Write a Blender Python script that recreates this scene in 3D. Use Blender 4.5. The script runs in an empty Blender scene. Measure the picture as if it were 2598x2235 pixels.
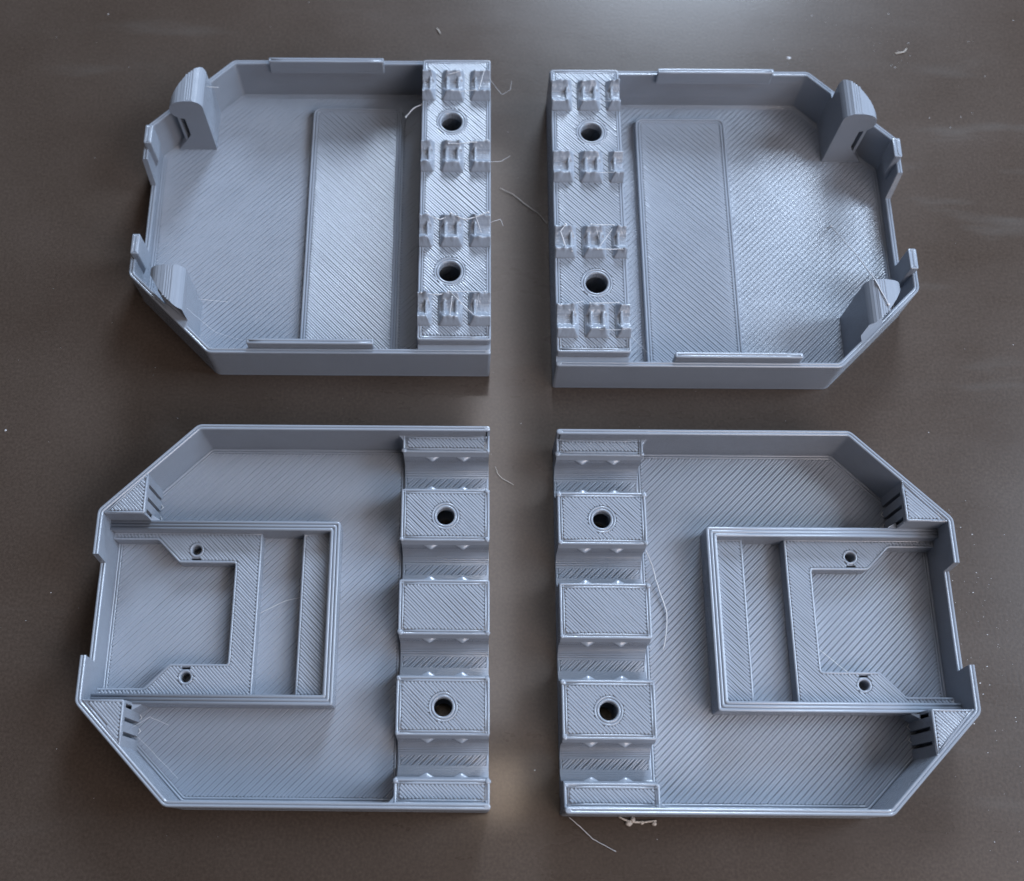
import bpy, bmesh, math, random
from mathutils import Vector, Matrix
from mathutils.geometry import tessellate_polygon

# ------------------------------------------------------------------ basics
S = 0.0006                       # one drawing unit is 0.6 mm
random.seed(7)
sc = bpy.context.scene
C = sc.collection

# ------------------------------------------------------------------ camera
cam = bpy.data.cameras.new("camera")
cam_ob = bpy.data.objects.new("camera", cam)
C.objects.link(cam_ob)
R = Matrix(((0.99995488, -0.0066126, 0.00681932),
            (0.00856797, 0.93784134, -0.34695851),
            (-0.00410114, 0.34700128, 0.93785569)))
cam_ob.matrix_world = Matrix.Translation(Vector((-6.445, -219.531, 300.0)) * S) @ R.to_4x4()
cam.sensor_fit = 'HORIZONTAL'
cam.sensor_width = 36.0
cam.lens = 36.0 * 2929.08 / 2598.0
cam.shift_x = 135.80 / 2598.0
cam.shift_y = -48.37 / 2598.0
cam.clip_start = 0.005
cam.clip_end = 20.0
cam.dof.use_dof = True
cam.dof.focus_distance = 296.0 * S
cam.dof.aperture_fstop = 22.0
sc.camera = cam_ob

# ------------------------------------------------------------------ light
w = bpy.data.worlds.new("World")
sc.world = w
w.use_nodes = True
bg = w.node_tree.nodes["Background"]
bg.inputs[0].default_value = (1.0, 0.86, 0.80, 1)
bg.inputs[1].default_value = 0.08


def area(name, loc, target, sx, sy, power, col):
    l = bpy.data.lights.new(name, 'AREA')
    l.shape = 'RECTANGLE'
    l.size = sx * S
    l.size_y = sy * S
    l.energy = power
    l.color = col
    o = bpy.data.objects.new(name, l)
    C.objects.link(o)
    o.location = Vector(loc) * S
    d = (Vector(target) - Vector(loc)).normalized()
    o.rotation_euler = d.to_track_quat('-Z', 'Y').to_euler()
    return o


# a blue window behind, a dimmer one to the right, an added warm fill from the front, a ceiling lamp and the pale band that runs back from it
area("window_light", (215, 770, 560), (0, -90, 0), 250, 300, 4.9, (0.67, 0.81, 1.0))
area("side_window_light", (780, -40, 600), (0, -110, 0), 380, 520, 4.0, (0.64, 0.80, 1.0))
area("front_fill_light", (330, -480, 470), (30, -100, 0), 360, 360, 1.0, (1.0, 0.89, 0.87))
area("ceiling_band_light", (14, 130, 620), (14, 130, 0), 34, 520, 0.17, (0.96, 0.95, 1.0))
area("ceiling_lamp_light", (21, -178, 600), (21, -178, 0), 28, 44, 0.022, (1.0, 0.80, 0.62))

sc.view_settings.view_transform = 'Standard'
sc.view_settings.look = 'None'
sc.view_settings.exposure = -0.1
sc.view_settings.gamma = 1.0


# ------------------------------------------------------------------ materials
def nodes(name):
    m = bpy.data.materials.new(name)
    m.use_nodes = True
    nt = m.node_tree
    return m, nt, nt.nodes["Principled BSDF"]


def N(nt, t, **kw):
    n = nt.nodes.new(t)
    for k, v in kw.items():
        setattr(n, k, v)
    return n


def plastic(name, col, rough=0.36, layer=True, ripple=0.0):
    m, nt, b = nodes(name)
    L = nt.links.new
    tc = N(nt, 'ShaderNodeTexCoord')
    no = N(nt, 'ShaderNodeTexNoise')
    no.inputs['Scale'].default_value = 160.0
    no.inputs['Detail'].default_value = 4
    L(tc.outputs['Object'], no.inputs['Vector'])
    mx = N(nt, 'ShaderNodeMix', data_type='RGBA')
    mx.inputs[6].default_value = (*[c * 0.93 for c in col], 1)
    mx.inputs[7].default_value = (*[c * 1.07 for c in col], 1)
    L(no.outputs['Fac'], mx.inputs[0])
    L(mx.outputs[2], b.inputs['Base Color'])
    b.inputs['Specular IOR Level'].default_value = 0.58
    rr = N(nt, 'ShaderNodeMapRange')
    rr.inputs[3].default_value = rough - 0.045
    rr.inputs[4].default_value = rough + 0.045
    ng = N(nt, 'ShaderNodeTexNoise')
    ng.inputs['Scale'].default_value = 420.0
    ng.inputs['Detail'].default_value = 3
    L(tc.outputs['Object'], ng.inputs['Vector'])
    av = N(nt, 'ShaderNodeMath', operation='MULTIPLY_ADD')
    L(ng.outputs['Fac'], av.inputs[0])
    av.inputs[1].default_value = 1.4
    L(no.outputs['Fac'], av.inputs[2])
    rr.inputs[1].default_value = 0.85
    rr.inputs[2].default_value = 1.6
    L(av.outputs[0], rr.inputs[0])
    L(rr.outputs[0], b.inputs['Roughness'])
    # fine grain
    n2 = N(nt, 'ShaderNodeTexNoise')
    n2.inputs['Scale'].default_value = 2600.0
    n2.inputs['Detail'].default_value = 3
    L(tc.outputs['Object'], n2.inputs['Vector'])
    bu = N(nt, 'ShaderNodeBump')
    bu.inputs['Distance'].default_value = 0.00003
    bu.inputs['Strength'].default_value = 0.35
    L(n2.outputs['Fac'], bu.inputs['Height'])
    last = bu
    if layer:                    # printed layers: fine horizontal ridges on upright faces, ripple of the lines below on top faces
        sx = N(nt, 'ShaderNodeSeparateXYZ')
        L(tc.outputs['Object'], sx.inputs[0])

        def sine(sock, period):
            mu = N(nt, 'ShaderNodeMath', operation='MULTIPLY')
            mu.inputs[1].default_value = 2 * math.pi / (period * S)
            L(sock, mu.inputs[0])
            si = N(nt, 'ShaderNodeMath', operation='SINE')
            L(mu.outputs[0], si.inputs[0])
            return si
        si = sine(sx.outputs['Z'], 0.36)
        sm = N(nt, 'ShaderNodeMath', operation='ADD')
        L(sx.outputs['X'], sm.inputs[0])
        L(sx.outputs['Y'], sm.inputs[1])
        df = N(nt, 'ShaderNodeMath', operation='SUBTRACT')
        L(sx.outputs['X'], df.inputs[0])
        L(sx.outputs['Y'], df.inputs[1])
        s1, s2 = sine(sm.outputs[0], 1.82), sine(df.outputs[0], 1.82)
        rip = N(nt, 'ShaderNodeMath', operation='ADD')
        L(s1.outputs[0], rip.inputs[0])
        L(s2.outputs[0], rip.inputs[1])
        # only where the face is upright
        ge = N(nt, 'ShaderNodeNewGeometry')
        sn = N(nt, 'ShaderNodeSeparateXYZ')
        L(ge.outputs['True Normal'], sn.inputs[0])
        ab = N(nt, 'ShaderNodeMath', operation='ABSOLUTE')
        L(sn.outputs['Z'], ab.inputs[0])
        lt = N(nt, 'ShaderNodeMath', operation='LESS_THAN')
        lt.inputs[1].default_value = 0.3
        L(ab.outputs[0], lt.inputs[0])
        mp = N(nt, 'ShaderNodeMapping')
        mp.inputs['Scale'].default_value = (60, 60, 1600)
        L(tc.outputs['Object'], mp.inputs['Vector'])
        ln = N(nt, 'ShaderNodeTexNoise')
        ln.inputs['Scale'].default_value = 1.0
        ln.inputs['Detail'].default_value = 2
        L(mp.outputs[0], ln.inputs['Vector'])
        sl = N(nt, 'ShaderNodeMath', operation='MULTIPLY_ADD')
        L(ln.outputs['Fac'], sl.inputs[0])
        sl.inputs[1].default_value = 3.0
        L(si.outputs[0], sl.inputs[2])
        m2 = N(nt, 'ShaderNodeMath', operation='MULTIPLY')
        L(sl.outputs[0], m2.inputs[0])
        L(lt.outputs[0], m2.inputs[1])
        b2 = N(nt, 'ShaderNodeBump')
        b2.inputs['Distance'].default_value = 0.00004
        b2.inputs['Strength'].default_value = 0.8
        L(m2.outputs[0], b2.inputs['Height'])
        L(bu.outputs[0], b2.inputs['Normal'])
        up = N(nt, 'ShaderNodeMath', operation='GREATER_THAN')
        up.inputs[1].default_value = 0.6
        L(sn.outputs['Z'], up.inputs[0])
        m3 = N(nt, 'ShaderNodeMath', operation='MULTIPLY')
        L(rip.outputs[0], m3.inputs[0])
        L(up.outputs[0], m3.inputs[1])
        b3 = N(nt, 'ShaderNodeBump')
        b3.inputs['Distance'].default_value = 0.000012
        b3.inputs['Strength'].default_value = ripple
        L(m3.outputs[0], b3.inputs['Height'])
        L(b2.outputs[0], b3.inputs['Normal'])
        last = b3
    L(last.outputs[0], b.inputs['Normal'])
    return m


GREY = (0.240, 0.271, 0.322)
M_PLA = plastic("grey_plastic", GREY, 0.215)
M_FLOOR = plastic("grey_plastic_floor", GREY, 0.22, True, 0.26)
M_STR = plastic("strand_plastic", (0.50, 0.51, 0.54), 0.28, False)
M_LOOSE = plastic("loose_strand_plastic", (0.48, 0.44, 0.40), 0.4, False)


def plate_mat():
    m, nt, b = nodes("brown_textured_plate")
    L = nt.links.new
    tc = N(nt, 'ShaderNodeTexCoord')
    n1 = N(nt, 'ShaderNodeTexNoise')
    n1.inputs['Scale'].default_value = 38.0
    n1.inputs['Detail'].default_value = 6
    n1.inputs['Roughness'].default_value = 0.6
    L(tc.outputs['Object'], n1.inputs['Vector'])
    n2 = N(nt, 'ShaderNodeTexNoise')
    n2.inputs['Scale'].default_value = 2200.0
    n2.inputs['Detail'].default_value = 3
    L(tc.outputs['Object'], n2.inputs['Vector'])
    cr = N(nt, 'ShaderNodeValToRGB')
    cr.color_ramp.elements[0].position = 0.3
    cr.color_ramp.elements[0].color = (0.054, 0.040, 0.032, 1)
    cr.color_ramp.elements[1].position = 0.72
    cr.color_ramp.elements[1].color = (0.068, 0.052, 0.043, 1)
    L(n1.outputs['Fac'], cr.inputs[0])
    # fine pale grain of the coating
    gr = N(nt, 'ShaderNodeMapRange')
    gr.inputs[1].default_value = 0.35
    gr.inputs[2].default_value = 0.75
    gr.inputs[3].default_value = 0.84
    gr.inputs[4].default_value = 1.2
    L(n2.outputs['Fac'], gr.inputs[0])
    mm = N(nt, 'ShaderNodeMix', data_type='RGBA', blend_type='MULTIPLY')
    mm.inputs[0].default_value = 1.0
    L(cr.outputs[0], mm.inputs[6])
    L(gr.outputs[0], mm.inputs[7])
    sme = N(nt, 'ShaderNodeMix', data_type='RGBA')
    sme.inputs[7].default_value = (0.12, 0.115, 0.11, 1)
    L(mm.outputs[2], sme.inputs[6])
    L(sme.outputs[2], b.inputs['Base Color'])
    # smears: stretched noise changes the gloss
    mp = N(nt, 'ShaderNodeMapping')
    mp.inputs['Scale'].default_value = (30, 160, 1)
    mp.inputs['Rotation'].default_value = (0, 0, 0.25)
    L(tc.outputs['Object'], mp.inputs['Vector'])
    n3 = N(nt, 'ShaderNodeTexNoise')
    n3.inputs['Scale'].default_value = 1.0
    n3.inputs['Detail'].default_value = 5
    L(mp.outputs[0], n3.inputs['Vector'])
    sr = N(nt, 'ShaderNodeMapRange')
    sr.inputs[1].default_value = 0.58
    sr.inputs[2].default_value = 0.80
    sr.inputs[4].default_value = 0.42
    L(n3.outputs['Fac'], sr.inputs[0])
    n4 = N(nt, 'ShaderNodeTexNoise')
    n4.inputs['Scale'].default_value = 16.0
    n4.inputs['Detail'].default_value = 2
    L(tc.outputs['Object'], n4.inputs['Vector'])
    s4 = N(nt, 'ShaderNodeMapRange')
    s4.inputs[1].default_value = 0.48
    s4.inputs[2].default_value = 0.68
    L(n4.outputs['Fac'], s4.inputs[0])
    sf = N(nt, 'ShaderNodeMath', operation='MULTIPLY')
    L(sr.outputs[0], sf.inputs[0])
    L(s4.outputs[0], sf.inputs[1])
    L(sf.outputs[0], sme.inputs[0])
    ad = N(nt, 'ShaderNodeMath', operation='ADD')
    L(n1.outputs['Fac'], ad.inputs[0])
    L(n3.outputs['Fac'], ad.inputs[1])
    rr = N(nt, 'ShaderNodeMapRange')
    rr.inputs[1].default_value = 0.6
    rr.inputs[2].default_value = 1.4
    rr.inputs[3].default_value = 0.24
    rr.inputs[4].default_value = 0.34
    L(ad.outputs[0], rr.inputs[0])
    L(rr.outputs[0], b.inputs['Roughness'])
    bu = N(nt, 'ShaderNodeBump')
    bu.inputs['Distance'].default_value = 0.00004
    bu.inputs['Strength'].default_value = 0.25
    L(n2.outputs['Fac'], bu.inputs['Height'])
    L(bu.outputs[0], b.inputs['Normal'])
    b.inputs['Specular IOR Level'].default_value = 0.26
    b.inputs['Coat Weight'].default_value = 0.30
    b.inputs['Coat Roughness'].default_value = 0.10
    return m


M_PLATE = plate_mat()


# ------------------------------------------------------------------ polygon helpers (plan, drawing units)
def area2(p):
    return sum(p[i - 1][0] * p[i][1] - p[i][0] * p[i - 1][1] for i in range(len(p)))


def ccw(p):
    return list(p) if area2(p) > 0 else list(reversed(p))


def rounded(p, r, n=3):
    out = []
    k = len(p)
    for i in range(k):
        a, b, c = Vector(p[i - 1]), Vector(p[i]), Vector(p[(i + 1) % k])
        d1, d2 = (a - b), (c - b)
        rr = r[i] if isinstance(r, (list, tuple)) else r
        rr = min(rr, d1.length * 0.45, d2.length * 0.45)
        if rr < 1e-3:
            out.append(tuple(b))
            continue
        q1, q2 = b + d1.normalized() * rr, b + d2.normalized() * rr
        for j in range(n + 1):
            t = j / n
            out.append(tuple(q1 * (1 - t) ** 2 + b * 2 * t * (1 - t) + q2 * t * t))
    return out


def offset(p, d, closed=True):
    """move a path to its left by d (inwards for a counter-clockwise polygon)"""
    out = []
    k = len(p)
    for i in range(k):
        b = Vector(p[i])
        e1 = e2 = None
        if closed or i > 0:
            e1 = (b - Vector(p[i - 1])).normalized()
        if closed or i < k - 1:
            e2 = (Vector(p[(i + 1) % k]) - b).normalized()
        if e1 is None:
            e1 = e2
        if e2 is None:
            e2 = e1
        n1, n2 = Vector((-e1.y, e1.x)), Vector((-e2.y, e2.x))
        m = n1 + n2
        den = max(0.35, 1 + n1.dot(n2))
        out.append(tuple(b + m / den * d))
    return out


def circle(x, y, r, n=24):
    return [(x + r * math.cos(2 * math.pi * i / n), y + r * math.sin(2 * math.pi * i / n)) for i in range(n)]


# ------------------------------------------------------------------ mesh builder
class MB:
    def __init__(self):
        self.v, self.f, self.s = [], [], []

    def add(self, vs, fs, smooth=False):
        o = len(self.v)
        self.v += vs
        for f in fs:
            self.f.append([i + o for i in f])
            self.s.append(smooth)

    def prism(self, poly, z0, z1, bev=0.25, holes=(), cap0=False):
        """upright block with a softened top edge and real holes"""
        loops = [ccw(poly)] + [list(reversed(ccw(h))) for h in holes]
        tops = []
        for li, lp in enumerate(loops):
            rings = [(0, z0), (0, z1 - bev), (bev * 0.3, z1 - bev * 0.3), (bev, z1)] if bev > 0 else [(0, z0), (0, z1)]
            if li and bev > 0:
                b2 = bev * 0.5
                rings = [(0, z0), (0, z1 - b2), (b2, z1)]
            k = len(lp)
            vs = []
            for d, z in rings:
                q = offset(lp, d) if d else lp
                vs += [(x, y, z) for x, y in q]
            fs = []
            for r in range(len(rings) - 1):
                for i in range(k):
                    j = (i + 1) % k
                    fs.append([r * k + i, r * k + j, (r + 1) * k + j, (r + 1) * k + i])
            self.add(vs, fs)
            tops.append(vs[-k:])
        self.cap(tops, True)
        if cap0:
            self.cap([[(x, y, z0) for x, y in lp] for lp in loops], False)

    def cap(self, loops, up=True):
        flat = [p for lp in loops for p in lp]
        tri = tessellate_polygon([[Vector(p) for p in lp] for lp in loops])
        fs = []
        for t in tri:
            a, b, c = (Vector(flat[i]) for i in t)
            n = (b - a).cross(c - a).z
            if abs(n) < 1e-9:
                continue
            fs.append(list(t) if (n > 0) == up else list(reversed(t)))
        self.add(flat, fs)

    def sweep(self, path, prof, closed=False, smooth=False, skew=None):
        """profile (distance to the left, height) carried along a plan path; skew=(start, end) leans the end faces"""
        n = len(prof)
        k = len(path)
        rows = [offset(path, d, closed) for d, z in prof]
        vs = []
        for i in range(k):
            for j in range(n):
                x, y = rows[j][i]
                if skew and not closed and i in (0, k - 1):
                    a = skew[0] if i == 0 else skew[1]
                    q, p2 = (path[0], path[1]) if i == 0 else (path[-1], path[-2])
                    e = (Vector(p2) - Vector(q)).normalized()
                    x -= e.x * a * (prof_top(prof) - prof[j][1])
                    y -= e.y * a * (prof_top(prof) - prof[j][1])
                vs.append((x, y, prof[j][1]))
        fs = []
        for i in range(k if closed else k - 1):
            i2 = (i + 1) % k
            for j in range(n - 1):
                fs.append([i * n + j, i2 * n + j, i2 * n + j + 1, i * n + j + 1])
        if not closed:
            fs.append(list(range(n - 1, -1, -1))[::-1])
            fs.append([(k - 1) * n + j for j in range(n - 1, -1, -1)])
        self.add(vs, fs, smooth)

    def beads(self, loops, z, ang, period=0.645, h=0.42, gap=0.20, var=0.5, seed=0, freq=0.11, fade=2.0, dash=0.15):
        """printed infill: raised lines of plastic laid in pairs, with a gap after every second line that closes
        towards the turns; gap is its width, var how much it comes and goes along the line"""
        rnd = random.Random(seed)
        ca, sa = math.cos(ang), math.sin(ang)
        rl = [[(x * ca + y * sa, -x * sa + y * ca) for x, y in lp] for lp in loops]
        t0 = min(t for lp in rl for s, t in lp)
        t1 = max(t for lp in rl for s, t in lp)
        ph = [rnd.uniform(0, 6.28) for _ in range(6)]
        k = 0
        t = t0 + period * 0.5
        while t < t1:
            xs = []
            for lp in rl:
                for i in range(len(lp)):
                    (s0, a), (s1, b) = lp[i - 1], lp[i]
                    if (a <= t) != (b <= t):
                        xs.append(s0 + (t - a) / (b - a) * (s1 - s0))
            xs.sort()
            side = 1 if k % 2 else -1          # which way the gap lies
            kp = k // 2
            for i in range(0, len(xs) - 1, 2):
                a, b = xs[i], xs[i + 1]
                if b - a < 0.35:
                    continue
                L = b - a
                st = [a, a + 0.28, a + 0.55] if L > 2.5 else [a]
                n = max(1, min(40, int((L - 1.1) / 2.2)))
                if L > 2.5:
                    st += [a + 0.55 + (L - 1.1) * q / n for q in range(1, n)] + [b - 0.55, b - 0.28, b]
                else:
                    st += [b]
                vs, fs = [], []
                dz = rnd.gauss(0, 0.018)
                for q, s in enumerate(st):
                    f = 0.5 + 0.25 * (math.sin(s * freq + ph[0] + t * 0.07) + math.sin(t * freq * 1.3 + ph[1] - s * 0.05))
                    f = f * (1 - dash) + dash * (0.5 + 0.5 * math.sin(s * 0.9 + kp * 2.4 + ph[2]) * math.sin(s * 0.23 + kp * 1.7))
                    end = min(s - a, b - s)
                    g = gap * max(0.0, 1 - var + var * 1.7 * (f - 0.15))
                    if L > 2.5:
                        if end < 0.1:
                            g = gap * 1.1
                        elif end < 0.35:
                            g = gap * 0.7
                        else:
                            g *= min(1.0, max(0.0, (end - 0.5) / fade))
                    lo = -0.5 * period - 0.012
                    hi = 0.5 * period - g * 0.5
                    if side > 0:
                        lo, hi = -hi, -lo
                    lo, hi = (lo, hi)
                    c, wd = (lo + hi) / 2 + t + rnd.gauss(0, 0.010), (hi - lo)
                    zz = z + dz + rnd.gauss(0, 0.012)
                    for o, hh in ((-0.5, h), (-0.5, 0.075), (-0.38, 0.018), (0, 0), (0.38, 0.018), (0.5, 0.075), (0.5, h)):
                        T = c + o * wd
                        vs.append((s * ca - T * sa, s * sa + T * ca, zz - hh))
                m = len(st) - 1
                for q in range(m):
                    for j in range(6):
                        fs.append([q * 7 + j, (q + 1) * 7 + j, (q + 1) * 7 + j + 1, q * 7 + j + 1])
                self.add(vs, fs, True)
                e = m * 7
                self.add([vs[j] for j in range(7)] + [vs[e + j] for j in range(7)],
                         [[0, 1, 2, 3, 4, 5, 6], [13, 12, 11, 10, 9, 8, 7]])
            t += period
            k += 1

    def loopbead(self, poly, inset, z, w=0.68, h=0.42, seed=0):
        rnd = random.Random(seed)
        p = offset(ccw(poly), inset)
        q = []
        for i in range(len(p)):
            a, b = Vector(p[i]), Vector(p[(i + 1) % len(p)])
            n = max(1, min(14, int((b - a).length / 4)))
            for j in range(n):
                q.append(tuple(a.lerp(b, j / n)))
        rows = []
        prof = ((-0.5, h), (-0.5, h * 0.45), (-0.27, 0.05), (0, 0), (0.27, 0.05), (0.5, h * 0.45), (0.5, h))
        rows = [offset(q, -o * w) for o, hh in prof]
        vs = []
        for i in range(len(q)):
            dz = rnd.gauss(0, 0.02)
            for j in range(7):
                vs.append((*rows[j][i], z + dz - prof[j][1]))
        fs = []
        k = len(q)
        for i in range(k):
            i2 = (i + 1) % k
            for j in range(6):
                fs.append([i * 7 + j, i * 7 + j + 1, i2 * 7 + j + 1, i2 * 7 + j])
        self.add(vs, fs, True)

    def surface(self, poly, z, ang, nper=2, seed=0, holes=(), **kw):
        """top skin: outline lines round the edge and round each hole, infill lines between them"""
        poly = ccw(poly)
        w = 0.70
        for i in range(nper):
            self.loopbead(poly, w * (i + 0.5), z + 0.01, seed=seed + i)
        hl = []
        for hh in holes:
            hh = ccw(hh)
            ring = 1 if nper else 0
            for i in range(ring + 1):
                self.loopbead(offset(hh, -w * (i + 0.5) - 0.05), 0.0, z + 0.01, seed=seed + 9)
            hl.append(offset(hh, -w * (ring + 1) - 0.05))
        self.beads([offset(poly, w * nper + 0.02)] + hl, z, ang, seed=seed, **kw)

    def tube(self, pts, r, n=5):
        pts = [Vector(p) for p in pts]
        vs, fs = [], []
        k = len(pts)
        for i, p in enumerate(pts):
            d = (pts[min(i + 1, k - 1)] - pts[max(i - 1, 0)]).normalized()
            a = d.orthogonal().normalized() if abs(d.z) > 0.9 else d.cross(Vector((0, 0, 1))).normalized()
            b = d.cross(a)
            rr = r(i / (k - 1)) if callable(r) else r
            for j in range(n):
                t = 2 * math.pi * j / n
                q = p + (a * math.cos(t) + b * math.sin(t)) * rr
                vs.append(tuple(q))
        for i in range(k - 1):
            for j in range(n):
                j2 = (j + 1) % n
                fs.append([i * n + j, i * n + j2, (i + 1) * n + j2, (i + 1) * n + j][::-1])
        fs.append(list(range(n)))
        fs.append([(k - 1) * n + j for j in range(n)][::-1])
        self.add(vs, fs, True)

    def blob(self, c, r, seed=0, sq=0.7):
        rnd = random.Random(seed)
        bm = bmesh.new()
        bmesh.ops.create_icosphere(bm, subdivisions=2, radius=1)
        vs = []
        for v in bm.verts:
            k = 1 + rnd.uniform(-0.22, 0.22)
            vs.append((c[0] + v.co.x * r * k, c[1] + v.co.y * r * k, c[2] + v.co.z * r * k * sq))
        fs = [[v.index for v in f.verts] for f in bm.faces]
        bm.free()
        self.add(vs, fs, True)

    def build(self, name, mat, parent=None, mirror_fix=False):
        me = bpy.data.meshes.new(name)
        o0 = Vector((0, 0, 0))
        if parent is not None:
            q = parent
            while q is not None:
                o0 += q.location
                q = q.parent
        me.from_pydata([(x * S - o0.x, y * S - o0.y, z * S - o0.z) for x, y, z in self.v], [], self.f)
        me.polygons.foreach_set('use_smooth', self.s)
        me.materials.append(mat)
        me.update()
        bm = bmesh.new()
        bm.from_mesh(me)
        bmesh.ops.recalc_face_normals(bm, faces=bm.faces)
        bm.to_mesh(me)
        bm.free()
        o = bpy.data.objects.new(name, me)
        C.objects.link(o)
        if parent is not None:
            o.parent = parent
        return o


def prof_top(prof):
    return max(z for d, z in prof)


def thing(name, x, y, label, cat, group=None):
    o = bpy.data.objects.new(name, None)
    o.empty_display_size = 0.005
    C.objects.link(o)
    o.location = (x * S, y * S, 0)
    o['label'] = label
    o['category'] = cat
    if group:
        o['group'] = group
    return o


def tag(o, label, cat, group=None):
    o['label'] = label
    o['category'] = cat
    if group:
        o['group'] = group
    return o


Z0 = 0.03                         # the prints rest a hair above the plate's coating
UP, DN = math.radians(45), math.radians(-45)   # infill running up to the right / down to the right
WT = 1.5                          # wall thickness


def wall_profile(zt, t=WT, zb=Z0):
    """upright wall two printed lines thick: each line shows as a rounded crest on top"""
    m = t / 2
    return [(0.04, zb), (-0.10, zb + 0.2), (-0.06, zb + 0.55), (0, zb + 0.9), (0, zt - 0.36), (0.08, zt - 0.14), (0.28, zt - 0.01), (0.50, zt - 0.03), (m - 0.08, zt - 0.12),
            (m, zt - 0.30), (m + 0.08, zt - 0.12), (t - 0.5, zt - 0.03), (t - 0.28, zt - 0.01), (t - 0.08, zt - 0.14), (t, zt - 0.36), (t, zb)]


class Side:
    """plan coordinates of one half: u runs away from the middle gap, v towards the back"""
    def __init__(self, sgn, ox, oy):
        self.sgn, self.ox, self.oy = sgn, ox, oy

    def p(self, u, v):
        return (self.ox + self.sgn * u, self.oy + v)

    def poly(self, pts):
        return ccw([self.p(u, v) for u, v in pts])

    def path(self, pts):
        """open path ordered so that the inside lies to its left"""
        q = [self.p(u, v) for u, v in pts]
        return q if self.sgn < 0 else q          # see inner()


def round_path(pts, r, n=4):
    out = [pts[0]]
    for i in range(1, len(pts) - 1):
        a, b, c = Vector(pts[i - 1]), Vector(pts[i]), Vector(pts[i + 1])
        d1, d2 = a - b, c - b
        rr = min(r, d1.length * 0.45, d2.length * 0.45)
        q1, q2 = b + d1.normalized() * rr, b + d2.normalized() * rr
        for j in range(n + 1):
            t = j / n
            out.append(tuple(q1 * (1 - t) ** 2 + b * 2 * t * (1 - t) + q2 * t * t))
    out.append(pts[-1])
    return out


def wall_run(mb, sd, pts, zt, skew=None, r=1.2):
    """wall along pts (outer face); for either hand the inside ends up on the left of the path"""
    q = [sd.p(u, v) for u, v in pts]
    q = round_path(q, r)
    sk = skew
    if sd.sgn > 0:               # mirrored half: walk the other way round
        q = q[::-1]
        sk = (skew[1], skew[0]) if skew else None
    mb.sweep(q, wall_profile(zt), False, False, sk)


UC, VC, UM, VM = 76.4, -23.4, 100.1, -95.0     # chamfer corner, far side, front
OUT_BACK = [(0.0, 0.0), (UC, 0.0), (UM, VC)]
MID = VM / 2


def inner_outline(d, u0=0.3):
    """inside face of the wall at distance d from the outer one"""
    k = d * 0.414
    return [(u0, -d), (UC - k, -d), (UM - d, VC - k), (UM - d, VM - VC + k), (UC - k, VM + d), (u0, VM + d)]


# ------------------------------------------------------------------ upper halves: hooks, tongues and the nubbed block
def strand(mb, pts, r=0.07, sag=0.0, seed=0, n=9):
    """thin string of plastic through pts"""
    rnd = random.Random(seed)
    out = []
    for i in range(len(pts) - 1):
        a, b = Vector(pts[i]), Vector(pts[i + 1])
        for j in range(n if i == len(pts) - 2 else n - 1):
            t = j / (n - 1)
            p = a.lerp(b, t)
            p.z -= sag * math.sin(math.pi * t)
            p += Vector((rnd.gauss(0, 0.03), rnd.gauss(0, 0.03), rnd.gauss(0, 0.03)))
            out.append(p)
    mb.tube(out, lambda t: r * (1.15 - 0.4 * abs(2 * t - 1)))


def nub(mb, sd, ua, ub, vc, z0, seed, cut_lo=False, cut_hi=False):
    """saddle-shaped cable grip printed in steps; cut_* marks a side sliced off by the block's edge"""
    rnd = random.Random(seed)
    nu, nv = 24, 50
    H = 2.75
    hgt = {}
    lump = [(rnd.uniform(ua, ub), vc + rnd.choice((-3.6, 3.5)) + rnd.uniform(-0.4, 0.4), rnd.uniform(0.5, 1.1), rnd.uniform(0.1, 0.45)) for _ in range(7)]
    for i in range(nu + 1):
        for j in range(nv + 1):
            u = ua + (ub - ua) * i / nu
            v = vc - 5.0 + 10.0 * j / nv
            e = min(9 if cut_lo else u - ua, 9 if cut_hi else ub - u)
            a = abs(v - vc)
            if a < 1.4:
                hv = 0.72
            elif a < 3.2:
                hv = 1.15 + (H - 1.15) * ((a - 1.4) / 1.8) ** 1.2
            elif a < 3.75:
                hv = H
            else:
                hv = H - (H - 0.5) * (a - 3.75) / 1.25
            hu = 0.5 + 2.3 * max(0, e - 0.3) / 1.1 if e > 0.3 else 0.45
            if a < 3.0 and 1.25 < e < 1.95:
                hv = max(hv, 1.75)
            x = min(hv, hu)
            # corners of the foot are rounded
            if e < 0.9 and a > 4.1:
                d = math.hypot(0.9 - e, a - 4.1)
                if d > 0.95:
                    x = -0.2
            q = 0.36
            fr = x / q - math.floor(x / q)
            x = q * (math.floor(x / q) + min(1, max(0, (fr - 0.5) / 0.3 + 0.5)))
            for lu, lv, lr, lh in lump:
                dd = math.hypot(u - lu, v - lv) / lr
                if dd < 1 and e > 0.8:
                    x += lh * (1 - dd * dd)
            x += rnd.gauss(0, 0.045)
            hgt[i, j] = (u, v, z0 + x)
    vs, fs = [], []
    W = nv + 1
    for i in range(nu + 1):
        for j in range(nv + 1):
            u, v, z = hgt[i, j]
            vs.append((*sd.p(u, v), z))
    for i in range(nu):
        for j in range(nv):
            fs.append([i * W + j, (i + 1) * W + j, (i + 1) * W + j + 1, i * W + j + 1])
    # skirt
    ring = [(i, 0) for i in range(nu)] + [(nu, j) for j in range(nv)] + [(i, nv) for i in range(nu, 0, -1)] + [(0, j) for j in range(nv, 0, -1)]
    b0 = len(vs)
    for i, j in ring:
        u, v, z = hgt[i, j]
        vs.append((*sd.p(u, v), z0 - 0.3))
    k = len(ring)
    for q in range(k):
        a, b = ring[q], ring[(q + 1) % k]
        fs.append([a[0] * W + a[1], b[0] * W + b[1], b0 + (q + 1) % k, b0 + q])
    mb.add(vs, fs, True)


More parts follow.
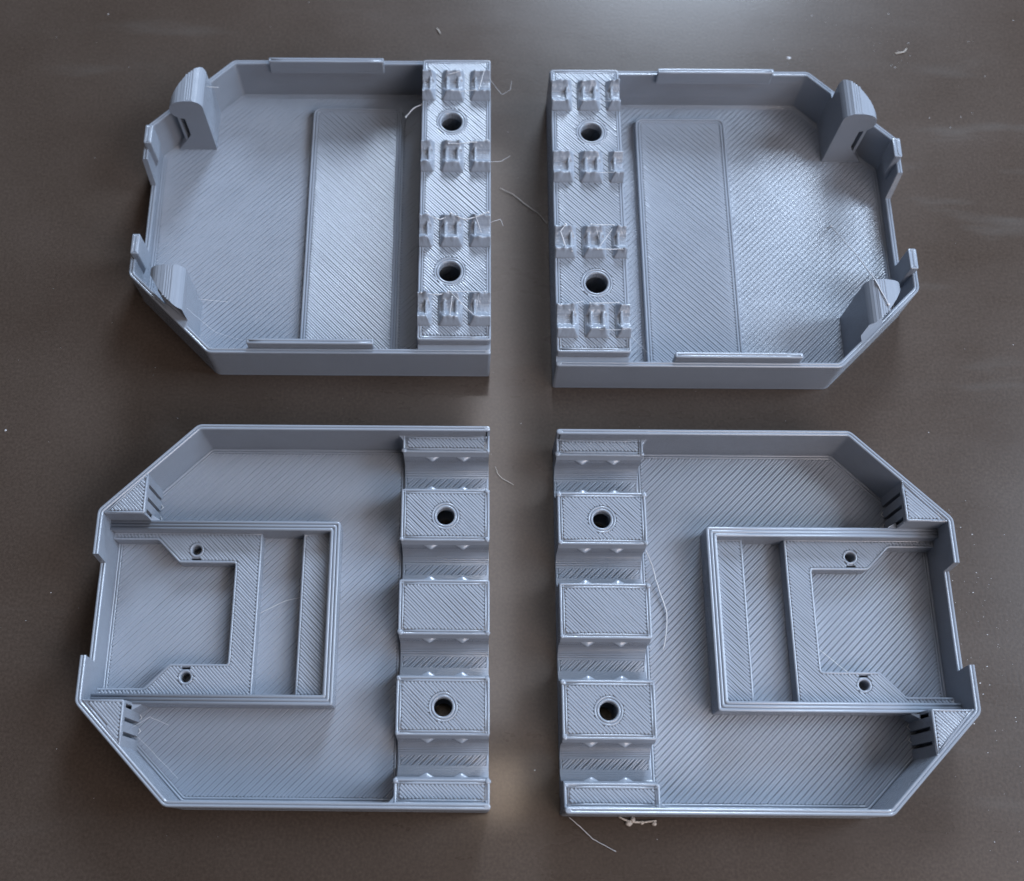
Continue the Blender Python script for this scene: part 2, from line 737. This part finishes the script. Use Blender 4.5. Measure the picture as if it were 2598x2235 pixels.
def extrude_uz(mb, sd, prof, vfront, vback):
    """solid from an upright outline (u, z) carried from vfront(u,z) to vback(u,z)"""
    k = len(prof)
    vs = [(*sd.p(u, vfront(u, z)), z) for u, z in prof] + [(*sd.p(u, vback(u, z)), z) for u, z in prof]
    fs = [[i, (i + 1) % k, k + (i + 1) % k, k + i] for i in range(k)]
    mb.add(vs, fs)
    tri = tessellate_polygon([[Vector((u, z, 0)) for u, z in prof]])
    mb.add(vs, [list(t) for t in tri] + [[k + i for i in reversed(t)] for t in tri])


def hook(sd, parent, front):
    """snap hook: gusset foot, narrow neck and a bulging head that reaches past the corner wall"""
    mv = (lambda v: 2 * MID - v) if front else (lambda v: v)
    mb = MB()
    prof = [(82.4, 0.5), (93.9, 0.5), (93.6, 1.2), (88.7, 8.4), (88.7, 15.45), (88.7, 15.55), (88.7, 16.5), (90.0, 16.9), (91.2, 17.7), (92.0, 18.8), (92.3, 20.2), (92.1, 21.6)]
    for du, zz in ((91.75, 22.5), (91.3, 23.2), (90.75, 23.75), (90.1, 24.2), (89.3, 24.55), (88.3, 24.8)):
        prof += [(du + 0.07, zz - 0.08), (du, zz)]
    prof += [(87.4, 24.98), (84.9, 24.98)]
    for du, zz in ((84.4, 24.75), (83.7, 24.4), (83.1, 23.9), (82.7, 23.2)):
        prof += [(du + 0.06, zz), (du, zz - 0.09)]
    prof += [(82.4, 22.2), (82.4, 15.55), (82.4, 15.45)]

    def back(u, z):
        if z < 15.5:
            return mv(-(u - UC) * 0.987 - 0.9)
        return mv(-9.0 - 0.55 * max(0, u - 83) - 0.075 * max(0, u - 83) ** 2 - 0.35 * max(0, 83.6 - u))
    extrude_uz(mb, sd, prof, lambda u, z: mv(-21.6), back)
    # top skin lines of the head
    top = sd.poly([(84.9, mv(-10.3)), (87.4, mv(-12.6)), (87.4, mv(-21.3)), (84.9, mv(-21.3))])
    mb.beads([top], 25.03, math.pi / 2, gap=0.10, seed=5, h=0.2)
    o = mb.build('snap_hook', M_PLA, parent)
    fb = MB()
    fb.prism(sd.poly([(90.1, mv(-21.3)), (90.9, mv(-21.3)), (90.9, mv(-17.6)), (90.1, mv(-16.8))]), 4.5, 17.2, 0.05, cap0=True)
    fb.build('hook_fin', M_PLA, o)
    return o


def box(mb, sd, ua, ub, va, vb, z0, z1, bev=0.2, r=0.25, cap0=True):
    mb.prism(rounded(sd.poly([(ua, va), (ub, va), (ub, vb), (ua, vb)]), r, 2), z0, z1, bev, cap0=cap0)


def hook_half(sd, label, group, strings):
    cx, cy = sd.p(50, MID)
    t = thing('printed_case_half', cx, cy, label, 'printed part', group)
    seed = 100 if sd.sgn < 0 else 200
    # floor
    fl = MB()
    fl.prism(rounded(sd.poly(inner_outline(0.4, 0.2)), 1.0), Z0, 0.42, 0, holes=[circle(*sd.p(11.3, v), 4.6) for v in (-23.4, -71.6)])
    groove = rounded(sd.poly([(25.8, -7.6), (53.9, -7.6), (53.9, -92.6), (25.8, -92.6)]), 2.8, 5)
    fl.beads([offset(ccw(rounded(sd.poly(inner_outline(WT - 0.1, 19.0)), 0.8)), 1.4), groove], 0.86, UP, seed=seed, gap=0.15 if sd.sgn < 0 else 0.18, var=0.8 if sd.sgn < 0 else 0.45, fade=7.0 if sd.sgn < 0 else 1.5, dash=0.45 if sd.sgn < 0 else 0.15)
    for i in range(2):
        fl.loopbead(rounded(sd.poly(inner_outline(WT - 0.1, 19.0)), 0.8), 0.7 * (i + 0.5), 0.87, seed=seed + i)
    fl.build('floor', M_FLOOR, t)
    # wall
    wl = MB()
    wall_run(wl, sd, [(0.68, 0.0), (UC, 0), (UM, VC), (UM, -34.5)], 15.5, (0, 0.18))
    box(wl, sd, 0.0, 1.7, -0.02, -WT, Z0, 15.485, 0.34, 0.75)
    box(wl, sd, 0.0, 1.7, VM + WT, VM + 0.02, Z0, 15.485, 0.34, 0.75)
    wall_run(wl, sd, [(UM - 0.02, -32.0), (UM - 0.02, -63.5)], 4.6)
    wall_run(wl, sd, [(UM, -60.6), (UM, VM - VC), (UC, VM), (0.68, VM)], 15.5, (0.18, 0))
    wl.build('outer_wall', M_PLA, t)
    # pad
    pd = MB()
    pp = rounded(sd.poly([(26.6, -7.9), (53.6, -7.9), (53.6, -92.2), (26.6, -92.2)]), 2.6, 5)
    pd.prism(pp, 0.5, 2.75, 0.22)
    for i, (d, zz) in enumerate(((0.36, 3.16), (1.16, 3.12))):
        pd.loopbead(pp, d, zz, seed=seed + i)
    pd.beads([offset(ccw(pp), 1.62)], 3.06, DN, seed=seed + 20, gap=0.14, var=0.6, fade=3.0)
    pd.build('raised_pad', M_PLA, t)
    # tongues
    for va, vb in ((-1.45, -2.95), (VM + 1.45, VM + 2.95)):
        tb = MB()
        q = rounded(sd.poly([(31.5, va), (65.4, va), (65.4, vb), (31.5, vb)]), 0.4, 2)
        tb.prism(q, 13.4, 18.2, 0.2, cap0=True)
        tb.loopbead(q, 0.36, 18.5, w=0.74, h=0.36, seed=seed)
        tb.build('locating_tongue', M_PLA, t)
    # latch nubs inside the far wall
    for va, vb in ((-25.0, -31.2), (-60.6, -66.8)):
        nb = MB()
        box(nb, sd, 97.1, 99.3, va, vb, 9.6, 18.4, 0.25, 0.4)
        q = rounded(sd.poly([(97.1, va), (99.3, va), (99.3, vb), (97.1, vb)]), 0.4, 2)
        nb.loopbead(q, 0.36, 18.55, w=0.7, h=0.3, seed=seed)
        nb.beads([offset(q, 0.72)], 18.5, math.pi / 2, h=0.25, seed=seed)
        # ramp below the nub
        vs = [(*sd.p(u, v), z) for u, v, z in ((98.7, va, 6.0), (98.7, vb, 6.0), (97.15, va, 9.7), (97.15, vb, 9.7), (98.7, va, 9.7), (98.7, vb, 9.7))]
        nb.add(vs, [[0, 1, 3, 2], [0, 2, 4], [1, 5, 3], [2, 3, 5, 4]])
        nb.build('latch_nub', M_PLA, t)
    hook(sd, t, False)
    hook(sd, t, True)
    # clamp block with two screw holes and twelve grip nubs
    zb = 18.4
    cb = MB()
    holes = [circle(*sd.p(11.3, -23.4), 3.0), circle(*sd.p(11.3, -71.6), 3.0)]
    bp = rounded(sd.poly([(0.02, -1.9), (19.9, -1.9), (19.9, -92.2), (0.02, -92.2)]), 0.9, 3)
    cb.prism(bp, zb - 2.6, zb - 0.38, 0.2, holes=holes, cap0=True)
    cb.prism(bp, 0.3, zb - 2.55, 0.0, holes=[circle(*sd.p(11.3, v), 4.6) for v in (-23.4, -71.6)])
    cb.surface(bp, zb, DN, 2, seed + 40, holes=holes, gap=0.17, var=0.8, freq=0.2, fade=2.4)
    # shelf between the block and the walls
    cb.prism(sd.poly([(0.05, -0.9), (19.7, -0.9), (19.7, -4), (0.05, -4)]), 0.3, 15.1, 0.05)
    cb.prism(sd.poly([(0.05, VM + 0.9), (19.7, VM + 0.9), (19.7, VM + 4), (0.05, VM + 4)]), 0.3, 15.1, 0.05)
    block = cb.build('clamp_block', M_PLA, t)
    for r, vc in enumerate((-11.2, -35.1, -59.1, -83.0)):
        for c, (ua, ub, lo, hi) in enumerate(((0.15, 6.1, True, False), (7.6, 14.25, False, False), (15.9, 19.8, False, True))):
            nb = MB()
            nub(nb, sd, ua, ub, vc, zb - 0.1, seed + r * 10 + c, lo, hi)
            q = [(ua, vc + 5.1), (ub, vc + 5.1), (ub, vc - 5.1), (ua, vc - 5.1)]
            nb.loopbead(rounded(sd.poly(q), 0.9, 3), 0.2, zb + 0.25, w=0.4, h=0.45, seed=seed + r)
            nb.build('grip_nub', M_PLA, block)
    # strings of plastic between the nubs and off the edges
    for i, (pts, r, sag) in enumerate(strings):
        sb = MB()
        strand(sb, [(*sd.p(u, v), z) for u, v, z in pts], r * 1.1, sag, seed + i)
        if r > 0.1:
            for j in (0, -1):
                u, v, z = pts[j]
                sb.blob((*sd.p(u, v), z), r * 2.2, seed + i + j, 0.6)
        sb.build('plastic_string', M_STR, t)
    return t


# ------------------------------------------------------------------ lower halves: clamp teeth, board frame and corner blocks
def clamp_half(sd, label, group, strings):
    cx, cy = sd.p(50, MID)
    t = thing('printed_case_half', cx, cy, label, 'printed part', group)
    seed = 300 if sd.sgn < 0 else 400
    HW = 16.6
    fl = MB()
    thru = [circle(*sd.p(11.45, v), 2.25) for v in (-23.35, -71.4)]
    fl.prism(rounded(sd.poly(inner_outline(0.4, 0.2)), 1.0), Z0, 0.42, 0, holes=thru)
    fl.surface(rounded(sd.poly(inner_outline(WT - 0.1, 22.4)), 0.8), 0.88, UP, 2, seed,
               gap=0.08 if sd.sgn < 0 else 0.19, var=0.7 if sd.sgn < 0 else 0.45, fade=2.0)
    fl.build('floor', M_FLOOR, t)
    wl = MB()
    wall_run(wl, sd, [(0.68, 0.0), (UC, 0), (UM, VC), (UM, -34.9)], HW, (0, 0.10))
    box(wl, sd, 0.0, 1.7, -0.02, -WT, Z0, HW - 0.015, 0.34, 0.75)
    box(wl, sd, 0.0, 1.7, VM + WT - 0.3, VM - 0.28, Z0, HW - 0.015, 0.34, 0.75)
    wall_run(wl, sd, [(UM - 0.02, -33.0), (UM - 0.02, -62.0)], 9.7)
    wall_run(wl, sd, [(UM, -60.2), (UM, VM - VC), (UC, VM - 0.2), (0.68, VM - 0.3)], HW, (-0.08, 0))
    wl.build('outer_wall', M_PLA, t)
    # cable channels and teeth
    ch = MB()
    cp = sd.poly([(0.1, -4), (22.8, -4), (22.8, -91), (0.1, -91)])
    ch.prism(cp, 0.2, 1.05, 0.1, holes=thru)
    for vc in (-11.2, -35.1, -59.1, -83.1):
        ch.surface(sd.poly([(0.12, vc + 2.7), (22.8, vc + 2.7), (22.8, vc - 2.7), (0.12, vc - 2.7)]), 1.5, UP, 1, seed + 3, gap=0.40, var=0.3, fade=0.8)
    ch.build('channel_floor', M_PLA, t)
    zt = 12.7
    teeth = [(None, -6.15), (-16.1, -30.0), (-40.0, -53.95), (-64.05, -78.2), (-88.1, None)]
    for k, (vb, vf) in enumerate(teeth):
        tb = MB()
        lo, hi = 0.08, 22.95
        hole = []
        a = vb if vb is not None else -0.9
        b = vf if vf is not None else VM + 0.9
        if k in (1, 3):
            hole = [circle(*sd.p(11.45, -23.35 if k == 1 else -71.4), 2.25)]
        top = rounded(sd.poly([(lo, a), (hi, a), (hi, b), (lo, b)]), 0.55, 2)
        zc = zt - 2.6
        tb.prism(top, zc, zt - 0.38, 0.22, holes=hole, cap0=True)
        tb.surface(top, zt, DN, 2, seed + 50 + k, holes=hole, gap=0.14 if k == 2 else 0.12, var=0.85, freq=0.2, fade=3.2)
        # flanks: a lip that leans out, then the round of the cable channel stepping down in printed layers
        prof = []
        for z in [zc + 0.1 - 0.1 * i for i in range(0)]:
            pass
        steps = [(0.45, zc + 0.6)]
        z = 8.6
        steps += [(0.6, z)]
        zl = 6.2
        while zl > 1.3:
            d = math.sqrt(max(0, 5.05 ** 2 - min(4.7, 6.2 - zl) ** 2))
            steps += [(5.05 - d + 0.55, zl)]
            zl -= 0.36
            steps += [(5.05 - d + 0.62, zl + 0.05)]
        outl = [(a + (0.0 if vb is not None else 0), zt - 0.7), (b, zt - 0.7)]
        right = [(b - (d if vf is not None else 0), z) for d, z in steps]
        left = [(a + (d if vb is not None else 0), z) for d, z in steps]
        ring = [(a, zt - 0.7), (b, zt - 0.7)] + right + [(right[-1][0], 0.7), (left[-1][0], 0.7)] + left[::-1]
        # body below the cap, as a solid across u
        lo2, hi2 = lo + 0.12, hi - 0.3
        if not hole:
            body_cells = [(lo2, hi2)]
        else:
            body_cells = [(lo2, 11.45 - 2.3), (11.45 + 2.3, hi2)]
        for ua, ub in body_cells:
            kk = len(ring)
            vs = [(*sd.p(ua, v), z) for v, z in ring] + [(*sd.p(ub, v), z) for v, z in ring]
            fs = [[i, (i + 1) % kk, kk + (i + 1) % kk, kk + i] for i in range(kk)]
            tri = tessellate_polygon([[Vector((v, z, 0)) for v, z in ring]])
            tb.add(vs, fs)
            tb.add(vs, [list(q) for q in tri] + [[kk + i for i in reversed(q)] for q in tri])
        if hole:               # flank skins in front of and behind the hole
            for sgn_, edge in ((-1, right), (1, left)):
                e0 = b if sgn_ < 0 else a
                pr = [(e0, zt - 0.7)] + edge + [(edge[-1][0], 0.7), (e0 - sgn_ * -2.0 if False else e0 + (3.0 if sgn_ < 0 else -3.0), 0.7), (e0 + (3.0 if sgn_ < 0 else -3.0), zt - 0.7)]
                kk = len(pr)
                ua, ub = 9.1, 13.8
                vs = [(*sd.p(ua, v), z) for v, z in pr] + [(*sd.p(ub, v), z) for v, z in pr]
                tb.add(vs, [[i, (i + 1) % kk, kk + (i + 1) % kk, kk + i] for i in range(kk)])
        if k in (0, 4):        # little flare where the tooth runs into the wall
            va = -1.3 if k == 0 else VM + 1.3
            dv = -1.6 if k == 0 else 1.6
            tb.prism(sd.poly([(22.5, va), (24.3, va), (23.3, va + dv * 0.55), (22.9, va + dv), (22.5, va + dv)]), 0.6, zt - 0.1, 0.1)
        zr = random.Random(seed + k)
        for cu in (lo + 0.5, hi - 0.5):
            for cv in ((a - 0.55) if vb is not None else None, (b + 0.55) if vf is not None else None):
                if cv is not None and zr.random() < 0.8:
                    tb.blob((*sd.p(cu + zr.uniform(-.2, .2), cv), zt - 0.12), zr.uniform(0.5, 0.8), zr.randint(0, 999), 0.45)
        tooth = tb.build('clamp_tooth', M_PLA, t)
        for edge, dr in ((vf, -1), (vb, 1)):
            if edge is None:
                continue
            for uc in (6.95, 15.25):
                rb = MB()
                rows = ((10.5, 0.0), (10.35, 0.62), (10.05, 0.92), (9.6, 1.0), (9.0, 0.93), (8.0, 0.66), (6.9, 0.36), (5.4, 0.0))
                vs = []
                nn = 12
                for zr, kd in rows:
                    for q in range(nn + 1):
                        x = -1 + 2 * q / nn
                        hw = 2.1 * (1.0 if zr > 9 else 0.55 + 0.45 * (zr - 5.4) / 3.6)
                        dep = (1 - abs(x)) ** 1.1 if abs(x) > 0.12 else 0.9
                        vs.append((*sd.p(uc + x * hw, edge + dr * (-0.15 + (0.55 if zr > 9.2 else 0.3) * min(1, kd * 2) + 1.35 * kd * dep)), zr))
                for r_ in range(len(rows) - 1):
                    for q in range(nn):
                        rb.f.append([r_ * (nn + 1) + q, r_ * (nn + 1) + q + 1, (r_ + 1) * (nn + 1) + q + 1, (r_ + 1) * (nn + 1) + q])
                        rb.s.append(True)
                rb.v = vs
                rb.build('grip_rib', M_PLA, tooth)
    # board frame
    zf = 9.4
    fo = [(38.8, -24.2), (98.7, -24.2), (98.7, -26.65), (41.45, -26.65), (41.45, -68.45), (98.7, -68.45), (98.7, -70.9), (38.8, -70.9)]
    fp = rounded(sd.poly(fo), 0.45, 2)
    fb = MB()
    fb.prism(fp, 0.5, zf - 0.36, 0.15)
    for i in range(3):
        q = sd.path([(98.7, -24.55 - 0.86 * i), (39.15 + 0.86 * i, -24.55 - 0.86 * i), (39.15 + 0.86 * i, -70.55 + 0.86 * i), (98.7, -70.55 + 0.86 * i)])
        q = round_path(q, 0.5, 2)
        pr = [(-0.41, zf - 0.4), (-0.40, zf - 0.2), (-0.22, zf - 0.04), (0, zf), (0.22, zf - 0.04), (0.40, zf - 0.2), (0.41, zf - 0.4)]
        fb.sweep(q, pr, False, True)
    fb.prism(sd.poly([(86.0, -23.9), (88.3, -22.6), (88.3, -24.6), (86.0, -24.6)]), 0.5, zf - 0.3, 0.1)
    fb.prism(sd.poly([(86.0, -71.2), (88.3, -72.5), (88.3, -70.5), (86.0, -70.5)]), 0.5, zf - 0.3, 0.1)
    fb.build('board_frame', M_PLA, t)
    # ledge with two screw holes, and the bar beside it
    zl = 5.6
    lg = MB()
    lp = [(59.5, -26.3), (98.7, -26.3), (98.7, -28.45), (86.8, -28.45), (80.8, -34.5), (66.15, -34.5), (66.15, -60.5), (80.8, -60.5), (86.8, -66.65), (98.7, -66.65), (98.7, -68.8), (59.5, -68.8)]
    lpo = rounded(sd.poly(lp), 0.5, 2)
    hs = [circle(*sd.p(76.5, -31.05), 1.25, 18), circle(*sd.p(76.5, -63.85), 1.25, 18)]
    sl = [sd.poly([(75.3, -33.25), (77.7, -33.25), (77.7, -33.75), (75.3, -33.75)]), sd.poly([(75.3, -61.35), (77.7, -61.35), (77.7, -61.85), (75.3, -61.85)])]
    lg.prism(lpo, 0.5, zl - 0.36, 0.15, holes=hs + sl)
    lg.loopbead(lpo, 0.35, zl + 0.01, seed=seed)
    for hh in hs:
        lg.loopbead(offset(ccw(hh), -0.4), 0.0, zl + 0.01, seed=seed)
    lg.beads([offset(lpo, 0.72)] + [offset(ccw(hh), -0.78) for hh in hs] + [offset(ccw(q), -0.06) for q in sl], zl, DN, seed=seed + 70, gap=0.11, var=0.85, freq=0.2, fade=2.4)
    lg.build('mounting_ledge', M_PLA, t)
    br = MB()
    bpz = sd.poly([(41.2, -26.4), (48.75, -26.4), (48.75, -68.7), (41.2, -68.7)])
    br.prism(bpz, 0.5, zl - 0.36, 0.15)
    br.surface(bpz, zl, DN, 1, seed + 80, gap=0.17, var=0.4, fade=1.6)
    br.build('support_bar', M_PLA, t)
    # triangular corner blocks with upright slits for the hooks
    for front in (False, True):
        mv = (lambda v: 2 * MID - v) if front else (lambda v: v)
        ub_ = 88.1
        ch_in = lambda u: -(u - UC) * 0.987 - 1.2
        slits = [(-22.6, -23.6), (-19.4, -20.4), (-16.0, -17.0)]
        low = [(ub_, ch_in(ub_))]
        for s0, s1 in sorted(slits, reverse=True):
            low += [(ub_, s0), (ub_ + 3.0, s0), (ub_ + 3.0, s1), (ub_, s1)]
        low += [(ub_, -24.3), (98.9, -24.3), (98.9, ch_in(98.9))]
        tri = [(ub_, ch_in(ub_) - 0.0), (ub_, -24.3), (98.9, -24.3), (98.9, ch_in(98.9))]
        tb = MB()
        tb.prism(sd.poly([(u, mv(v)) for u, v in low]), 0.5, 14.6, 0)
        tp = rounded(sd.poly([(u, mv(v)) for u, v in tri]), 0.6, 2)
        tb.prism(tp, 14.6, HW - 0.4, 0.2, cap0=True)
        vis = rounded(sd.poly([(ub_, mv(-13.2)), (ub_, mv(-24.3)), (98.6, mv(-24.3))]), 0.5, 2)
        tb.surface(vis, HW - 0.03, DN, 1, seed + 90, gap=0.09, var=0.7, fade=1.5)
        blk = tb.build('corner_block', M_PLA, t)
        rnd = random.Random(seed + front)
        sb = MB()
        for s0, s1 in ((-19.0, -17.6), (-22.3, -20.9)):
            pts = [(*sd.p(ub_ - 0.05, mv(s0)), 1.4), (*sd.p(ub_ - 0.5, mv((s0 + s1) / 2)), 1.1), (*sd.p(ub_ - 0.05, mv(s1)), 1.5)]
            strand(sb, pts, 0.12, 0.0, rnd.randint(0, 999))
        sb.build('support_remnant', M_STR, blk)
    for i, (pts, r, sag) in enumerate(strings):
        sb = MB()
        strand(sb, [(*sd.p(u, v), z) for u, v, z in pts], r * 1.15, sag, seed + i)
        sb.build('plastic_string', M_STR, t)
    return t


# ------------------------------------------------------------------ plate
pl = MB()
pl.add([(-700, -800, 0), (700, -800, 0), (700, 700, 0), (-700, 700, 0), (-700, -800, -4), (700, -800, -4), (700, 700, -4), (-700, 700, -4)],
       [[0, 1, 2, 3], [4, 7, 6, 5], [0, 4, 5, 1], [1, 5, 6, 2], [2, 6, 7, 3], [3, 7, 4, 0]])
plate = pl.build('build_plate', M_PLATE)
plate['kind'] = 'structure'

TL = Side(-1, 0.0, 0.0)
TR = Side(1, 17.44, -3.26)
BL = Side(-1, -0.226, -115.84)
BR = Side(1, 17.12, -116.48)

s_tl = [
    ([(12.5, -9.0, 21.0), (9.0, -8.0, 21.2)], 0.10, 0.2),
    ([(4.0, -14.5, 21.3), (9.6, -14.8, 21.0)], 0.09, 0.3),
    ([(2.0, -8.0, 21.4), (3.4, -14.0, 21.2)], 0.12, 0.2),
    ([(0.5, -9.5, 20.2), (-3.2, -14.4, 19.0), (-5.6, -13.5, 20.0), (-6.0, -11.0, 20.5)], 0.045, 0.3),
    ([(0.3, -38.0, 20.2), (-3.0, -37.6, 20.0), (-5.4, -36.2, 20.6)], 0.055, 0.0),
    ([(1.0, -31.4, 21.3), (6.0, -32.2, 21.2), (12.0, -32.6, 21.2)], 0.12, 0.3),
    ([(17.5, -55.6, 21.4), (14.0, -56.8, 20.6), (11.0, -55.3, 21.5)], 0.14, 0.4),
    ([(11.0, -55.3, 21.5), (7.0, -57.0, 20.9), (0.8, -55.0, 21.6)], 0.16, 0.2),
    ([(4.4, -55.8, 21.5), (2.6, -60.8, 20.4)], 0.10, 0.2),
    ([(0.3, -57.4, 20.2), (-2.6, -56.4, 20.2), (-3.4, -58.0, 19.5)], 0.055, 0.0),
    ([(18.8, -79.6, 21.4), (14.0, -80.0, 21.0), (11.5, -79.2, 21.4)], 0.13, 0.3),
    ([(11.5, -79.2, 21.4), (1.0, -79.2, 21.4)], 0.09, 0.1),
    ([(11.0, -79.3, 21.4), (4.6, -86.2, 21.2)], 0.11, 0.2),
    ([(10.5, -80.6, 21.0), (11.0, -86.0, 21.0)], 0.11, 0.1),
    ([(3.4, -79.6, 21.2), (4.0, -85.4, 21.0)], 0.06, 0.1),
    ([(19.9, -17.2, 18.0), (22.4, -18.2, 17.4), (24.6, -20.6, 16.6)], 0.13, 0.0),
    ([(80.0, -79.0, 15.5), (72.0, -79.6, 15.0)], 0.05, 0.1),
    ([(82.3, -83.0, 18.0), (76.0, -86.0, 9.0), (64.0, -92.0, 15.6)], 0.035, 0.6),
    ([(82.0, -14.4, 22.0), (78.4, -14.9, 22.3)], 0.10, 0.0),
]
s_tr = [
    ([(8.0, -14.6, 21.2), (17.0, -14.8, 21.2)], 0.06, 0.2),
    ([(10.5, -38.6, 21.2), (17.4, -38.4, 21.2)], 0.07, 0.2),
    ([(3.0, -55.4, 21.6), (1.6, -57.4, 21.2), (3.0, -62.0, 20.4), (4.6, -63.0, 20.6)], 0.15, 0.0),
    ([(10.0, -55.2, 21.4), (16.2, -55.4, 21.4)], 0.11, 0.1),
    ([(15.8, -56.5, 21.2), (12.2, -61.6, 20.6)], 0.09, 0.2),
    ([(11.6, -62.8, 21.3), (18.4, -62.8, 21.3)], 0.12, 0.2),
    ([(11.2, -55.6, 21.3), (12.4, -59.6, 19.8)], 0.06, 0.0),
    ([(9.0, -79.2, 21.4), (16.6, -79.0, 21.4)], 0.11, 0.2),
    ([(4.6, -79.2, 21.2), (7.6, -77.4, 19.0)], 0.07, 0.2),
    ([(11.0, -86.8, 21.2), (18.0, -86.8, 21.2)], 0.06, 0.3),
    ([(18.0, -86.8, 21.2), (28.0, -87.0, 3.6)], 0.035, 0.3),
    ([(87.0, -81.0, 25.35), (84.5, -74.0, 25.2), (84.4, -60.0, 14.0), (82.8, -44.0, 1.4)], 0.17, 0.0),
    ([(52.0, -88.0, 4.0), (64.0, -91.0, 10.0)], 0.04, 0.2),
]
s_bl = [
    ([(88.0, -76.5, 8.0), (83.5, -74.0, 9.0), (79.5, -75.6, 6.0)], 0.05, 0.0),
    ([(87.6, -78.0, 5.0), (77.0, -88.0, 1.4)], 0.04, 0.2),
    ([(59.5, -46.8, 1.6), (53.0, -43.4, 1.5), (49.2, -42.6, 1.6)], 0.06, 0.0),
]
s_br = [
    ([(23.0, -30.6, 9.0), (25.4, -33.2, 3.0), (27.0, -39.3, 2.0), (28.7, -45.0, 1.7), (28.6, -47.8, 1.6), (28.2, -51.0, 2.0), (27.4, -54.8, 1.5)], 0.15, 0.0),
    ([(66.2, -54.0, 3.0), (72.6, -60.6, 5.8)], 0.07, 0.1),
    ([(2.2, -95.6, 1.6), (5.2, -98.0, 0.4), (8.0, -100.6, 0.3), (13.5, -103.4, 0.3)], 0.10, 0.0),
]
hook_half(TL, "upper left grey tray, nubbed block along its right edge, snap hooks at its left corners", "printed halves with snap hooks", s_tl)
hook_half(TR, "upper right grey tray, nubbed block along its left edge, snap hooks at its right corners", "printed halves with snap hooks", s_tr)
clamp_half(BL, "lower left grey tray, clamp teeth along its right edge, board frame on its left", "printed halves with clamp teeth", s_bl)
clamp_half(BR, "lower right grey tray, clamp teeth along its left edge, board frame on its right", "printed halves with clamp teeth", s_br)


# ------------------------------------------------------------------ loose strands and specks on the plate
def loose(name, pts, r, label, cat, group=None, blobs=()):
    x0, y0 = pts[0][0], pts[0][1]
    mb = MB()
    strand(mb, pts, r, 0, int(abs(x0 * 13 + y0 * 7)))
    for b in blobs:
        mb.blob(b[:3], b[3], int(abs(b[0] * 31)))
    o = mb.build(name, M_LOOSE)
    tag(o, label, cat, group)
    return o


loose('loose_strand', [(3.1, -34.3, 0.5), (7.0, -36.3, 0.4), (10.9, -39.9, 0.3), (14.6, -43.0, 0.4), (17.0, -46.4, 0.6)], 0.12,
      "long pale hair of plastic lying across the gap between the two upper trays", "plastic strand")
loose('loose_strand', [(1.5, -121.8, 0.6), (2.2, -123.8, 0.4), (3.2, -125.0, 0.3), (6.5, -126.9, 0.3)], 0.09,
      "short bent hair of plastic beside the back tooth of the lower left tray", "plastic strand")
loose('plastic_crumb', [(31.6, -211.9, 0.4), (34.0, -212.9, 0.5), (36.5, -213.1, 0.4), (40.8, -212.8, 0.4)], 0.30,
      "crumpled pale scrap of plastic in front of the lower right tray", "plastic scrap", None,
      [(34.0, -213.3, 0.4, 0.8), (35.0, -212.6, 0.5, 0.7), (37.2, -213.2, 0.4, 0.5), (40.2, -213.4, 0.4, 0.6)])
loose('plastic_crumb', [(-16.6, 24.2, 0.3), (-16.0, 23.0, 0.4), (-15.4, 22.0, 0.3)], 0.16,
      "tiny pale curl of plastic on the plate behind the upper left tray", "plastic scrap")
loose('plastic_crumb', [(127.0, 15.2, 0.2), (130.0, 15.8, 0.3), (131.0, 17.2, 0.2)], 0.15,
      "short bent sliver of plastic on the plate behind the upper right tray", "plastic scrap")

# specks of dust
db = MB()
rnd = random.Random(3)


def speck(x, y, r):
    a = rnd.uniform(0, 6.28)
    vs = []
    n = 5
    for i in range(n):
        t = a + 2 * math.pi * i / n
        k = r * rnd.uniform(0.5, 1.3)
        vs.append((x + math.cos(t) * k * 1.4, y + math.sin(t) * k, 0.02))
    vs.append((x, y, 0.02 + r * 0.6))
    db.add(vs, [[i, (i + 1) % n, n] for i in range(n)])


for i in range(110):
    speck(rnd.gauss(128, 9), rnd.gauss(-170, 22), abs(rnd.gauss(0, 0.07)) + 0.02)
for i in range(60):
    speck(rnd.gauss(118, 22), rnd.gauss(16, 9), abs(rnd.gauss(0, 0.06)) + 0.02)
for i in range(160):
    speck(rnd.uniform(-150, 170), rnd.uniform(-240, 50), abs(rnd.gauss(0, 0.06)) + 0.025)
for x, y, r in ((93.6, 13.6, 0.5), (-134, -112, 0.35), (-131, -196, 0.3)):
    speck(x, y, r)
d = db.build('dust_specks', M_STR)
d['kind'] = 'stuff'
d['label'] = "pale dust specks scattered over the brown plate"
